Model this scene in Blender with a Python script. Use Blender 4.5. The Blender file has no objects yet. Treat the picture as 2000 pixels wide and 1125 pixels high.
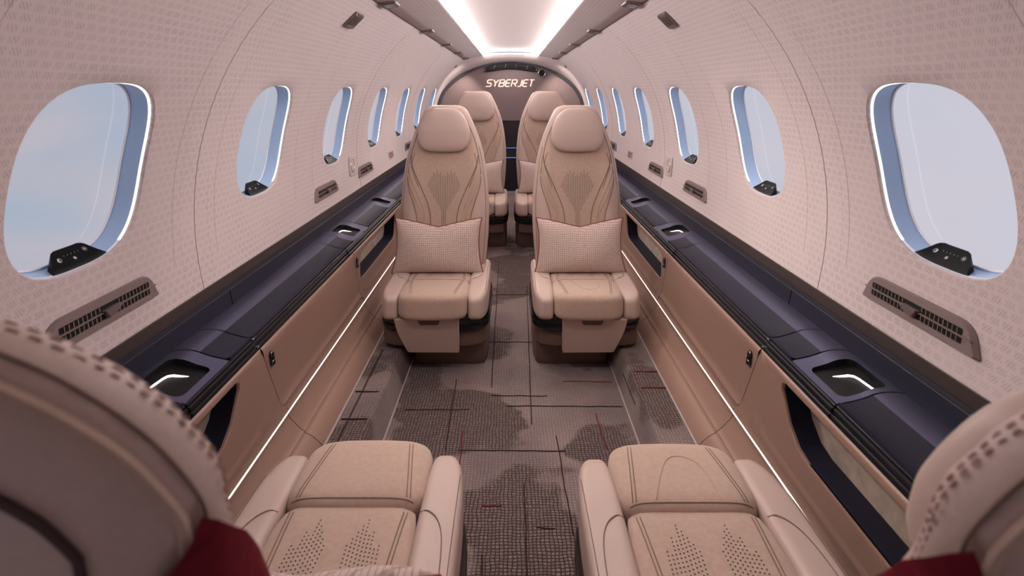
import bpy, math, random
from mathutils import Vector, Matrix
random.seed(7)
scene = bpy.context.scene
COL = scene.collection
PI = math.pi

# ------------------------------------------------------------------ camera, world, exposure
cam_d = bpy.data.cameras.new('camera')
cam = bpy.data.objects.new('camera', cam_d); COL.objects.link(cam)
cam.location = (0, 0, 1.0)
cam.rotation_euler = (PI/2, 0, 0)
cam_d.sensor_width = 36
cam_d.lens = 18.0                       # 1000 px for a 2000 px frame
cam_d.shift_x = (1000-997.5)/2000
cam_d.shift_y = -(562.5-176)/2000
cam_d.clip_start = 0.02
cam_d.dof.use_dof = True
cam_d.dof.focus_distance = 2.1
cam_d.dof.aperture_fstop = 6.3
scene.camera = cam
scene.view_settings.view_transform = 'Standard'
scene.view_settings.look = 'None'
scene.view_settings.gamma = 1.0
scene.view_settings.exposure = 0.13
scene.view_settings.use_curve_mapping = False

def srgb(r, g, b):
    f = lambda c: (c/255/12.92) if c/255 <= .04045 else ((c/255+.055)/1.055)**2.4
    return (f(r), f(g), f(b), 1)

SKY_GAIN = 0.82
STRIP_E = 44.0
PANEL_E = 0.16
RING_E = 2.4
SPOT_W = 7.0

w = bpy.data.worlds.new('sky'); scene.world = w; w.use_nodes = True
nt = w.node_tree; nt.nodes.clear()
out = nt.nodes.new('ShaderNodeOutputWorld'); bg = nt.nodes.new('ShaderNodeBackground')
tc = nt.nodes.new('ShaderNodeTexCoord')
mp = nt.nodes.new('ShaderNodeMapping'); mp.inputs['Scale'].default_value = (1.2, 1.2, 3.0)
nz = nt.nodes.new('ShaderNodeTexNoise'); nz.inputs['Scale'].default_value = 1.6; nz.inputs['Detail'].default_value = 3; nz.inputs['Distortion'].default_value = .8
rp = nt.nodes.new('ShaderNodeValToRGB')
rp.color_ramp.elements[0].position = .36; rp.color_ramp.elements[0].color = srgb(176, 189, 208)
rp.color_ramp.elements[1].position = .62; rp.color_ramp.elements[1].color = srgb(206, 196, 204)
sx = nt.nodes.new('ShaderNodeSeparateXYZ')
rx = nt.nodes.new('ShaderNodeMapRange'); rx.inputs[1].default_value = -.8; rx.inputs[2].default_value = .8
mx = nt.nodes.new('ShaderNodeMix'); mx.data_type = 'RGBA'
mx.inputs['B'].default_value = srgb(226, 222, 234)
ml = nt.nodes.new('ShaderNodeMath'); ml.operation = 'MULTIPLY'; ml.inputs[1].default_value = .85
nt.links.new(tc.outputs['Generated'], mp.inputs['Vector']); nt.links.new(mp.outputs[0], nz.inputs['Vector'])
nt.links.new(nz.outputs['Fac'], rp.inputs[0]); nt.links.new(tc.outputs['Generated'], sx.inputs[0])
nt.links.new(sx.outputs['X'], rx.inputs[0]); nt.links.new(rx.outputs[0], ml.inputs[0]); nt.links.new(ml.outputs[0], mx.inputs['Factor'])
nt.links.new(rp.outputs[0], mx.inputs['A']); nt.links.new(mx.outputs['Result'], bg.inputs['Color'])
bg.inputs['Strength'].default_value = SKY_GAIN
nt.links.new(bg.outputs[0], out.inputs[0])

# ------------------------------------------------------------------ materials
M = {}
def mat(name, col, rough=.5, metal=0, coat=0, spec=.5, emit=None, estr=0, sheen=0):
    m = bpy.data.materials.new(name); m.use_nodes = True
    b = m.node_tree.nodes['Principled BSDF']
    b.inputs['Base Color'].default_value = col; b.inputs['Roughness'].default_value = rough
    b.inputs['Metallic'].default_value = metal; b.inputs['Coat Weight'].default_value = coat
    b.inputs['Specular IOR Level'].default_value = spec
    if sheen: b.inputs['Sheen Weight'].default_value = sheen
    if emit: b.inputs['Emission Color'].default_value = emit; b.inputs['Emission Strength'].default_value = estr
    M[name] = m
    return m
def N(m, t, **kw):
    n = m.node_tree.nodes.new(t)
    for k, v in kw.items():
        if k in n.inputs: n.inputs[k].default_value = v
        else: setattr(n, k, v)
    return n
def L(m, a, b): m.node_tree.links.new(a, b)
def grain(m, c1, c2, scale, bump=.15, detail=4, stretch=(1, 1, 1), dist=.002, lo=.35, hi=.65):
    "procedural two-tone grain with matching relief"
    b = m.node_tree.nodes['Principled BSDF']
    t = N(m, 'ShaderNodeTexCoord'); mp = N(m, 'ShaderNodeMapping', Scale=stretch)
    n = N(m, 'ShaderNodeTexNoise', Scale=scale, Detail=detail)
    r = N(m, 'ShaderNodeValToRGB')
    r.color_ramp.elements[0].position = lo; r.color_ramp.elements[0].color = c1
    r.color_ramp.elements[1].position = hi; r.color_ramp.elements[1].color = c2
    bp = N(m, 'ShaderNodeBump', Strength=bump, Distance=dist)
    L(m, t.outputs['Object'], mp.inputs['Vector']); L(m, mp.outputs[0], n.inputs['Vector'])
    L(m, n.outputs['Fac'], r.inputs[0]); L(m, r.outputs[0], b.inputs['Base Color'])
    L(m, n.outputs['Fac'], bp.inputs['Height']); L(m, bp.outputs[0], b.inputs['Normal'])

def c(r, g, b): return (r, g, b, 1)
grain(mat('leather', c(.52, .40, .345), .42, spec=.35), c(.515, .395, .34), c(.525, .405, .35), 300, .03)
grain(mat('leather_dim', c(.50, .38, .33), .5, spec=.3), c(.48, .365, .32), c(.52, .395, .345), 300, .08)
grain(mat('suede', c(.44, .32, .25), .85, spec=.15, sheen=.25), c(.455, .335, .267), c(.495, .365, .292), 110, .10, 8)
grain(mat('pocket_suede', c(.40, .33, .27), .9, spec=.1, sheen=.2), c(.34, .27, .215), c(.47, .385, .31), 30, .12, 8)
grain(mat('base_brown', c(.13, .082, .07), .42, spec=.4), c(.125, .078, .066), c(.14, .088, .075), 200, .05)
grain(mat('console_tan', c(.31, .20, .155), .4, spec=.4), c(.30, .188, .146), c(.32, .20, .157), 250, .04)
grain(mat('vent_brown', c(.2, .15, .14), .42, spec=.4), c(.20, .148, .14), c(.215, .158, .15), 200, .04)
grain(mat('trim_brown', c(.035, .024, .022), .45), c(.032, .021, .02), c(.04, .027, .025), 200, .04)
grain(mat('navy', c(.012, .013, .026), .45, spec=.22), c(.011, .012, .024), c(.016, .017, .032), 400, .06)
grain(mat('navy_satin', c(.12, .12, .20), .34, metal=.8), c(.115, .115, .19), c(.13, .13, .21), 500, .05)
mat('black_gloss', c(.006, .006, .007), .15, spec=.6); mat('panel_black', c(.005, .005, .006), .35, spec=.07)
mat('black_matte', c(.006, .006, .007), .5, spec=.2)
mat('rail_black', c(.006, .006, .009), .35, spec=.3)
mat('dark_gap', c(.02, .013, .012), .7)
mat('thread', c(.20, .125, .095), .8)
mat('seam', c(.17, .11, .085), .8)
mat('red_thread', c(.34, .18, .16), .8)
grain(mat('burgundy', c(.085, .004, .010), .7, spec=.12), c(.12, .006, .014), c(.17, .010, .022), 90, .1)
mat('red_piping', c(.22, .018, .025), .6)
mat('dark_piping', c(.06, .03, .03), .6)
mat('chrome', c(.6, .55, .52), .2, 1)
mat('dark_chrome', c(.35, .33, .33), .25, 1)
mat('mauve', c(.19, .135, .13), .4, spec=.5)
mat('arch_dark', c(.05, .047, .055), .4)
mat('door_dark', c(.012, .012, .018), .4)
mat('reveal', c(.40, .55, .78), .35, spec=.4)  # blue of the reflected sky painted into the reveal colour
mat('pane_edge', c(.9, .9, .92), .5)
mat('ring_light', c(1, 1, 1), .5, emit=c(1, .93, .88), estr=RING_E)
mat('cove_light', c(1, 1, 1), .5, emit=c(1, .93, .94), estr=STRIP_E)
mat('ceiling_diffuser', c(.52, .455, .44), .6, emit=c(1, .80, .77), estr=PANEL_E)
mat('accent_light', c(1, 1, 1), .5, emit=c(1, .80, .70), estr=1.9)
mat('tray_light', c(1, 1, 1), .5, emit=c(1, .88, .88), estr=1.6)
mat('logo_light', c(.9, .7, .62), .3, .6, emit=c(1, .70, .62), estr=.75)  # polished rose gold letters; added weak glow stands in for reflected light
mat('blue_light', c(.1, .2, .5), .5, emit=c(.10, .28, .8), estr=.45)
mat('lens', c(.05, .045, .045), .15, spec=.8)
mat('housing', c(.16, .125, .12), .35, .3)
mat('icon_white', c(.55, .55, .55), .6)
mat('plate', c(.56, .47, .44), .35)
mat('sign_red', c(.20, .05, .05), .6)
mat('piping_pale', c(.42, .33, .32), .7); mat('joint_thread', c(.40, .32, .305), .8); mat('wall_thread', c(.58, .49, .475), .8)
# woven pillow cloth
def weave(name, c1, c2, s, ax):
    m = mat(name, c1, .85, spec=.15, sheen=.2); b = m.node_tree.nodes['Principled BSDF']
    t = N(m, 'ShaderNodeTexCoord'); se = N(m, 'ShaderNodeSeparateXYZ')
    n = N(m, 'ShaderNodeTexNoise', Scale=45.0, Detail=3)
    ad = N(m, 'ShaderNodeVectorMath', operation='MULTIPLY_ADD')
    ad.inputs[1].default_value = (.006, .006, .006)
    L(m, t.outputs['Object'], ad.inputs[2]); L(m, n.outputs['Color'], ad.inputs[0]); L(m, t.outputs['Object'], n.inputs['Vector'])
    L(m, ad.outputs[0], se.inputs[0])
    hs = []
    for a in ax:
        f = N(m, 'ShaderNodeMath', operation='MULTIPLY'); f.inputs[1].default_value = s
        g = N(m, 'ShaderNodeMath', operation='FRACT'); h = N(m, 'ShaderNodeMath', operation='LESS_THAN'); h.inputs[1].default_value = .24
        L(m, se.outputs[a], f.inputs[0]); L(m, f.outputs[0], g.inputs[0]); L(m, g.outputs[0], h.inputs[0]); hs.append(h)
    q = N(m, 'ShaderNodeMath', operation='MAXIMUM'); L(m, hs[0].outputs[0], q.inputs[0]); L(m, hs[1].outputs[0], q.inputs[1])
    n2 = N(m, 'ShaderNodeTexNoise', Scale=120.0, Detail=2); L(m, t.outputs['Object'], n2.inputs['Vector'])
    k = N(m, 'ShaderNodeMath', operation='MULTIPLY'); L(m, q.outputs[0], k.inputs[0]); L(m, n2.outputs['Fac'], k.inputs[1])
    x = N(m, 'ShaderNodeMix', data_type='RGBA'); x.inputs['A'].default_value = c1; x.inputs['B'].default_value = c2
    L(m, k.outputs[0], x.inputs['Factor']); L(m, x.outputs['Result'], b.inputs['Base Color'])
    bp = N(m, 'ShaderNodeBump', Strength=.3, Distance=.001); bp.invert = True
    L(m, q.outputs[0], bp.inputs['Height']); L(m, bp.outputs[0], b.inputs['Normal'])
weave('pillow_cloth', c(.62, .49, .43), c(.19, .12, .105), 130, ('X', 'Z'))
# wall fabric: rows of small hatched figures
def fabric(name):
    m = mat(name, c(.6, .5, .46), .9, spec=.1, sheen=.15); b = m.node_tree.nodes['Principled BSDF']
    uv = N(m, 'ShaderNodeUVMap')
    n = N(m, 'ShaderNodeTexNoise', Scale=60.0, Detail=3)
    ad = N(m, 'ShaderNodeVectorMath', operation='MULTIPLY_ADD'); ad.inputs[1].default_value = (.006, .006, 0)
    L(m, uv.outputs[0], n.inputs['Vector']); L(m, n.outputs['Color'], ad.inputs[0]); L(m, uv.outputs[0], ad.inputs[2])
    br = N(m, 'ShaderNodeTexBrick'); br.offset = .5
    br.inputs['Scale'].default_value = 1.0; br.inputs['Brick Width'].default_value = .021; br.inputs['Row Height'].default_value = .0165
    br.inputs['Mortar Size'].default_value = .0038; br.inputs['Mortar Smooth'].default_value = .5
    br.inputs['Color1'].default_value = c(1, 1, 1); br.inputs['Color2'].default_value = c(.75, .75, .75); br.inputs['Mortar'].default_value = c(0, 0, 0)
    L(m, ad.outputs[0], br.inputs['Vector'])
    mp = N(m, 'ShaderNodeMapping', Rotation=(0, 0, .6)); L(m, ad.outputs[0], mp.inputs['Vector'])
    wv = N(m, 'ShaderNodeTexWave', Scale=75.0, Distortion=2.0, Detail=1.0); L(m, mp.outputs[0], wv.inputs['Vector'])
    k = N(m, 'ShaderNodeMath', operation='MULTIPLY'); L(m, br.outputs['Color'], k.inputs[0]); L(m, wv.outputs['Fac'], k.inputs[1])
    big = N(m, 'ShaderNodeTexNoise', Scale=9.0, Detail=2); L(m, uv.outputs[0], big.inputs['Vector'])
    k2 = N(m, 'ShaderNodeMath', operation='MULTIPLY'); L(m, k.outputs[0], k2.inputs[0]); L(m, big.outputs['Fac'], k2.inputs[1])
    k3 = N(m, 'ShaderNodeMath', operation='MULTIPLY'); k3.inputs[1].default_value = 1.25; L(m, k2.outputs[0], k3.inputs[0])
    x = N(m, 'ShaderNodeMix', data_type='RGBA'); x.inputs['A'].default_value = c(.60, .51, .495); x.inputs['B'].default_value = c(.40, .32, .31)
    x.clamp_factor = True
    L(m, k3.outputs[0], x.inputs['Factor']); L(m, x.outputs['Result'], b.inputs['Base Color'])
    fn = N(m, 'ShaderNodeTexNoise', Scale=700.0, Detail=2); L(m, uv.outputs[0], fn.inputs['Vector'])
    bp = N(m, 'ShaderNodeBump', Strength=.35, Distance=.001); L(m, fn.outputs['Fac'], bp.inputs['Height']); L(m, bp.outputs[0], b.inputs['Normal'])
fabric('wall_fabric')
# carpet
def carpet(name):
    m = mat(name, c(.2, .15, .14), .95, spec=.05, sheen=.1); b = m.node_tree.nodes['Principled BSDF']
    uv = N(m, 'ShaderNodeUVMap')
    wob = N(m, 'ShaderNodeTexNoise', Scale=25.0, Detail=2)
    ad = N(m, 'ShaderNodeVectorMath', operation='MULTIPLY_ADD'); ad.inputs[1].default_value = (.012, .012, 0)
    L(m, uv.outputs[0], wob.inputs['Vector']); L(m, wob.outputs['Color'], ad.inputs[0]); L(m, uv.outputs[0], ad.inputs[2])
    # loops
    vo = N(m, 'ShaderNodeTexBrick'); vo.offset = .0
    vo.inputs['Scale'].default_value = 1; vo.inputs['Brick Width'].default_value = .0092; vo.inputs['Row Height'].default_value = .0078
    vo.inputs['Mortar Size'].default_value = .0020; vo.inputs['Mortar Smooth'].default_value = .9
    vo.inputs['Color1'].default_value = c(1, 1, 1); vo.inputs['Color2'].default_value = c(.6, .6, .6); vo.inputs['Mortar'].default_value = c(0, 0, 0)
    L(m, ad.outputs[0], vo.inputs['Vector'])
    # patches (large soft blots, cut straight on some sides)
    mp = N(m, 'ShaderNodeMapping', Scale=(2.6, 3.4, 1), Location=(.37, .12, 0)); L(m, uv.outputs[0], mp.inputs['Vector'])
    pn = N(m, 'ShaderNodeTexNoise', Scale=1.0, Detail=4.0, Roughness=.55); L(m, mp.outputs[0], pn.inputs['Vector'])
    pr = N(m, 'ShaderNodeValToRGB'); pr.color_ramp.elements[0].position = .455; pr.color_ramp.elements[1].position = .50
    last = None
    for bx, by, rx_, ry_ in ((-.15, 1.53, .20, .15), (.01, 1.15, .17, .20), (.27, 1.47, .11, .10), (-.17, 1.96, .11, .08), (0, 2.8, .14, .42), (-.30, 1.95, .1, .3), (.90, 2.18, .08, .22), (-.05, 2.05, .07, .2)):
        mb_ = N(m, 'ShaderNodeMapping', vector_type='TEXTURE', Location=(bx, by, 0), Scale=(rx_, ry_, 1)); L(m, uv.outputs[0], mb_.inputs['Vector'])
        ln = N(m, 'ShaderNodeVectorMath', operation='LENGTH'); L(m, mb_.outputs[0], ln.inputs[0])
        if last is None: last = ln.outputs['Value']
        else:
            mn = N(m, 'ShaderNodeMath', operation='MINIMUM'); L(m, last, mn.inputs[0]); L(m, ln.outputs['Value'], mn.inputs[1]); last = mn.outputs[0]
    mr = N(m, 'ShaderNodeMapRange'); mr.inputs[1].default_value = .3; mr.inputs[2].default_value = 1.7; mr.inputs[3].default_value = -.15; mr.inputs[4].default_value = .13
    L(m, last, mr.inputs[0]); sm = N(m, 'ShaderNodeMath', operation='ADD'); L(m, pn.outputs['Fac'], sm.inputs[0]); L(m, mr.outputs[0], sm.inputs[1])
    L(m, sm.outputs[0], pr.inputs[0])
    hue = N(m, 'ShaderNodeTexNoise', Scale=4.0, Detail=2); L(m, uv.outputs[0], hue.inputs['Vector'])
    hr = N(m, 'ShaderNodeValToRGB'); hr.color_ramp.elements[0].position = .35; hr.color_ramp.elements[0].color = c(.23, .175, .172)
    hr.color_ramp.elements[1].position = .65; hr.color_ramp.elements[1].color = c(.33, .255, .235)
    L(m, hue.outputs['Fac'], hr.inputs[0])
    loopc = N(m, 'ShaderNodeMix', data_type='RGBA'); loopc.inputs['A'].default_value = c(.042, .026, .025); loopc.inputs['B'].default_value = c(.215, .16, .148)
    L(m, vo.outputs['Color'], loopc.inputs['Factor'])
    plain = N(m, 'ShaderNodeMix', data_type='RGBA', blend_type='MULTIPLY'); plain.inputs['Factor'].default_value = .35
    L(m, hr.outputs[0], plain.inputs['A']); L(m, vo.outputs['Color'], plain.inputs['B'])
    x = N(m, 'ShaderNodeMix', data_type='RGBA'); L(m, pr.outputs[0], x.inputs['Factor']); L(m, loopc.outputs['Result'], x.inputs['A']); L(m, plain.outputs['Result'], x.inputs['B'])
    L(m, x.outputs['Result'], b.inputs['Base Color'])
    bp = N(m, 'ShaderNodeBump', Strength=.8, Distance=.003); L(m, vo.outputs['Color'], bp.inputs['Height']); L(m, bp.outputs[0], b.inputs['Normal'])
carpet('carpet')
mat('carpet_dark', c(.035, .02, .02), .95, spec=.05); mat('carpet_red', c(.16, .02, .03), .95, spec=.05)
# pane: clear with faint reflection
def pane(name):
    m = bpy.data.materials.new(name); m.use_nodes = True; M[name] = m
    n = m.node_tree; n.nodes.clear()
    o = n.nodes.new('ShaderNodeOutputMaterial'); t = n.nodes.new('ShaderNodeBsdfTransparent'); g = n.nodes.new('ShaderNodeBsdfGlossy')
    t.inputs[0].default_value = (.97, .97, .98, 1); g.inputs['Roughness'].default_value = .05
    f = n.nodes.new('ShaderNodeValue'); f.outputs[0].default_value = .03
    x = n.nodes.new('ShaderNodeMixShader')
    n.links.new(f.outputs[0], x.inputs[0]); n.links.new(t.outputs[0], x.inputs[1]); n.links.new(g.outputs[0], x.inputs[2]); n.links.new(x.outputs[0], o.inputs[0])
pane('pane')

# ------------------------------------------------------------------ mesh helpers
class MB:
    def __init__(s): s.v = []; s.f = []; s.uv = []; s.has_uv = False
    def add(s, verts, faces, uvs=None):
        o = len(s.v); s.v += [tuple(p) for p in verts]
        s.f += [tuple(i+o for i in f) for f in faces]
        if uvs: s.has_uv = True; s.uv += list(uvs)
        else: s.uv += [(0, 0)]*len(verts)
        return s
    def grid(s, rows, close_u=False, close_v=False, uvs=None):
        nr = len(rows); nc = len(rows[0]); v = [p for r in rows for p in r]; f = []
        for i in range(nr - (0 if close_v else 1)):
            for j in range(nc - (0 if close_u else 1)):
                a = i*nc+j; b = i*nc+(j+1) % nc; d = ((i+1) % nr)*nc+j; e = ((i+1) % nr)*nc+(j+1) % nc
                f.append((a, b, e, d))
        return s.add(v, f, [q for r in uvs for q in r] if uvs else None)
    def loft(s, rings, cap=True):
        o = len(s.v); s.grid(rings, close_u=True); n = len(rings[0])
        if cap:
            s.f.append(tuple(o+i for i in range(n))[::-1]); e = o+(len(rings)-1)*n
            s.f.append(tuple(e+i for i in range(n)))
        return s
    def tube(s, pts, r, sides=6, closed=False):
        pts = [Vector(p) for p in pts]; n = len(pts); rings = []; up = None
        for i, p in enumerate(pts):
            a = pts[(i-1) % n] if (closed or i > 0) else p; b = pts[(i+1) % n] if (closed or i < n-1) else p
            t = (b-a); t = t.normalized() if t.length > 1e-9 else Vector((0, 0, 1))
            if up is None:
                up = Vector((0, 0, 1)) if abs(t.z) < .9 else Vector((1, 0, 0))
            x = t.cross(up); x = x.normalized() if x.length > 1e-6 else t.orthogonal().normalized()
            y = x.cross(t).normalized(); up = y
            rings.append([p + x*(r*math.cos(2*PI*k/sides)) + y*(r*math.sin(2*PI*k/sides)) for k in range(sides)])
        if closed: s.grid(rings, close_u=True, close_v=True)
        else: s.loft(rings)
        return s
    def sbox(s, ctr, half, n=5.0, seg=10, deform=None):
        "rounded cushion-like box (superquadric)"
        cx, cy, cz = ctr; hx, hy, hz = half
        for ax in range(3):
            for sg in (-1, 1):
                rows = []
                for i in range(seg+1):
                    r = []
                    for j in range(seg+1):
                        a = math.tan((-1+2*i/seg)*PI/4); b = math.tan((-1+2*j/seg)*PI/4)
                        p = [0, 0, 0]; p[ax] = sg; p[(ax+1) % 3] = a*sg; p[(ax+2) % 3] = b
                        k = (abs(p[0])**n+abs(p[1])**n+abs(p[2])**n)**(-1/n)
                        q = (p[0]*k, p[1]*k, p[2]*k)
                        if deform: q = deform(*q)
                        r.append((cx+q[0]*hx, cy+q[1]*hy, cz+q[2]*hz))
                    rows.append(r)
                s.grid(rows)
        return s
    def box(s, a, b):
        x0, y0, z0 = a; x1, y1, z1 = b
        return s.add([(x0, y0, z0), (x1, y0, z0), (x1, y1, z0), (x0, y1, z0), (x0, y0, z1), (x1, y0, z1), (x1, y1, z1), (x0, y1, z1)],
                     [(0, 3, 2, 1), (4, 5, 6, 7), (0, 1, 5, 4), (1, 2, 6, 5), (2, 3, 7, 6), (3, 0, 4, 7)])
    def prism(s, poly, fn, d0, d1, bev=.002):
        "poly in 2D, fn(u,v,d) -> point; a slab with a small chamfer on the d1 side"
        n = len(poly); cu = sum(p[0] for p in poly)/n; cv = sum(p[1] for p in poly)/n
        def ins(p, k):
            dx, dy = cu-p[0], cv-p[1]; l = math.hypot(dx, dy) or 1
            return (p[0]+dx/l*k, p[1]+dy/l*k)
        return s.loft([[fn(u, v, d0) for u, v in poly], [fn(u, v, d1-bev*(1 if d1 > d0 else -1)) for u, v in poly],
                       [fn(*ins(p, bev), d1) for p in poly]])
    def xf(s, fn): s.v = [tuple(fn(*p)) for p in s.v]; return s
    def build(s, name, m, parent=None, flip=False, smooth=True, merge=True, sharp=35, recalc=True):
        import bmesh
        me = bpy.data.meshes.new(name)
        me.from_pydata(s.v, [], [f[::-1] for f in s.f] if flip else s.f)
        if s.has_uv:
            ul = me.uv_layers.new(name='UVMap')
            for lp in me.loops: ul.data[lp.index].uv = s.uv[lp.vertex_index]
        bm = bmesh.new(); bm.from_mesh(me)
        if merge: bmesh.ops.remove_doubles(bm, verts=bm.verts, dist=1e-5)
        if recalc: bmesh.ops.recalc_face_normals(bm, faces=bm.faces)
        bm.to_mesh(me); bm.free()
        if smooth:
            me.shade_smooth()
            me.set_sharp_from_angle(angle=math.radians(sharp))
        me.materials.append(M[m])
        o = bpy.data.objects.new(name, me); COL.objects.link(o)
        if parent: o.parent = parent
        return o
def empty(name, loc=(0, 0, 0)):
    o = bpy.data.objects.new(name, None); o.empty_display_size = .05; o.location = loc; COL.objects.link(o); return o
def tag(o, label=None, cat=None, group=None, kind=None):
    if label: o['label'] = label
    if cat: o['category'] = cat
    if group: o['group'] = group
    if kind: o['kind'] = kind
    return o
def lerp(a, b, t): return a+(b-a)*t
def table(tb, z):
    if z <= tb[0][0]: return tb[0][1]
    for (a, x), (b, y) in zip(tb, tb[1:]):
        if z <= b:
            t = (z-a)/(b-a); return x+(y-x)*t
    return tb[-1][1]
def smooth_table(tb, z):
    "Catmull-Rom through the table"
    if z <= tb[0][0]: return tb[0][1]
    if z >= tb[-1][0]: return tb[-1][1]
    for i in range(len(tb)-1):
        if z <= tb[i+1][0]:
            (x0, y0), (x1, y1) = tb[i], tb[i+1]
            h = x1-x0; t = (z-x0)/h
            m0 = (tb[i+1][1]-tb[i-1][1])/(tb[i+1][0]-tb[i-1][0]) if i > 0 else (y1-y0)/h
            m1 = (tb[i+2][1]-tb[i][1])/(tb[i+2][0]-tb[i][0]) if i+2 < len(tb) else (y1-y0)/h
            return (2*t**3-3*t*t+1)*y0+(t**3-2*t*t+t)*h*m0+(-2*t**3+3*t*t)*y1+(t**3-t*t)*h*m1
def bez(pts, n=24):
    "smooth curve through points (Catmull-Rom)"
    P = [Vector(p) for p in pts]; P = [P[0]*2-P[1]]+P+[P[-1]*2-P[-2]]; o = []
    for i in range(1, len(P)-2):
        for k in range(n):
            t = k/n; a, b, d, e = P[i-1], P[i], P[i+1], P[i+2]
            o.append(.5*((2*b)+(d-a)*t+(2*a-5*b+4*d-e)*t*t+(3*b-a-3*d+e)*t**3))
    o.append(P[-2]); return o
def rrect(hu, hv, r, n=5, cu=0, cv=0):
    o = []
    for k, (sx_, sy_) in enumerate(((1, 1), (-1, 1), (-1, -1), (1, -1))):
        for i in range(n+1):
            a = PI/2*(k+i/n)
            o.append((cu+sx_*(hu-r)+r*math.cos(a), cv+sy_*(hv-r)+r*math.sin(a)))
    return o

# ------------------------------------------------------------------ cabin shell
R = .735; ZC = .722; Y_AFT = -.6; Y_END = 4.95; Y_BULK = 5.10
PHI_T = -math.asin(.785); PHI_B = math.asin(.25)
WY0, PITCH = .876, .627
A_T, A_B = R*PHI_T, R*PHI_B
W_AC, W_HH, W_HW = -.135, .162, .138
def wall(side, y, a, off=0.0):
    ph = a/R; r = R-off
    return (side*r*math.cos(ph), y, ZC-r*math.sin(ph))
def wframe(side, y, a):
    "local frame on the liner: u along the cabin (+y), v down the wall, d inwards"
    ph = a/R
    o = Vector(wall(side, y, a)); ev = Vector((-side*math.sin(ph), 0, -math.cos(ph))); en = Vector((-side*math.cos(ph), 0, math.sin(ph)))
    return lambda u, v, d: tuple(o+Vector((0, u, 0))+ev*v+en*d)
SEN = 3.0
def wloop(th, k=1.0):
    cc, ss = math.cos(th), math.sin(th)
    return (k*W_HW*math.copysign(abs(cc)**(2/SEN), cc), k*W_HH*math.copysign(abs(ss)**(2/SEN), ss))
def reveal_pt(side, yc, th, d, inset=0.0):
    u, v = wloop(th, 1-.05*d/.04)
    l = math.hypot(u, v); u -= inset*u/l; v -= inset*v/l
    return wall(side, yc+u, W_AC+v, -d)
D_W = .036

GAP = .0012
def bay(mb, side, y0, y1, yc, g0, g1):
    "one liner bay with a window opening"
    a0, a1 = A_T, A_B; ya, yb = y0+g0, y1-g1
    ths = [2*PI*i/72 for i in range(72)]
    for (cy, ca) in ((ya, a0), (ya, a1), (yb, a0), (yb, a1)):
        ths.append(math.atan2(ca-W_AC, cy-yc) % (2*PI))
    ths.sort(); rows = []; uvs = []
    inner = []; outer = []
    for t in ths:
        # point of hole with the polar direction t
        ct, st = math.cos(t), math.sin(t)
        k = (abs(ct/W_HW)**SEN+abs(st/W_HH)**SEN)**(-1/SEN)
        inner.append((yc+k*ct, W_AC+k*st))
        ks = []
        if ct > 1e-9: ks.append((yb-yc)/ct)
        if ct < -1e-9: ks.append((ya-yc)/ct)
        if st > 1e-9: ks.append((a1-W_AC)/st)
        if st < -1e-9: ks.append((a0-W_AC)/st)
        k = min(ks); outer.append((yc+k*ct, W_AC+k*st))
    # small rounded lip going outwards, then out to the bay edge
    rows.append([wall(side, y, a, -.007) for y, a in inner]); uvs.append([(y, a) for y, a in inner])
    rows.append([wall(side, y, a, -.003) for y, a in inner]); uvs.append([(y, a) for y, a in inner])
    for i in range(13):
        t = i/12; tt = t*.98+.02 if i else .012
        q = [(lerp(p[0], o[0], tt), lerp(p[1], o[1], tt)) for p, o in zip(inner, outer)]
        rows.append([wall(side, y, a, 0) for y, a in q]); uvs.append(q)
    mb.grid(rows, close_u=True, uvs=uvs)
def plain(mb, side, y0, y1, n=4):
    ys = [lerp(y0, y1, i/n) for i in range(n+1)]; aa = [lerp(A_T, A_B, i/30) for i in range(31)]
    mb.grid([[wall(side, y, a) for a in aa] for y in ys], uvs=[[(y, a) for a in aa] for y in ys])

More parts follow.
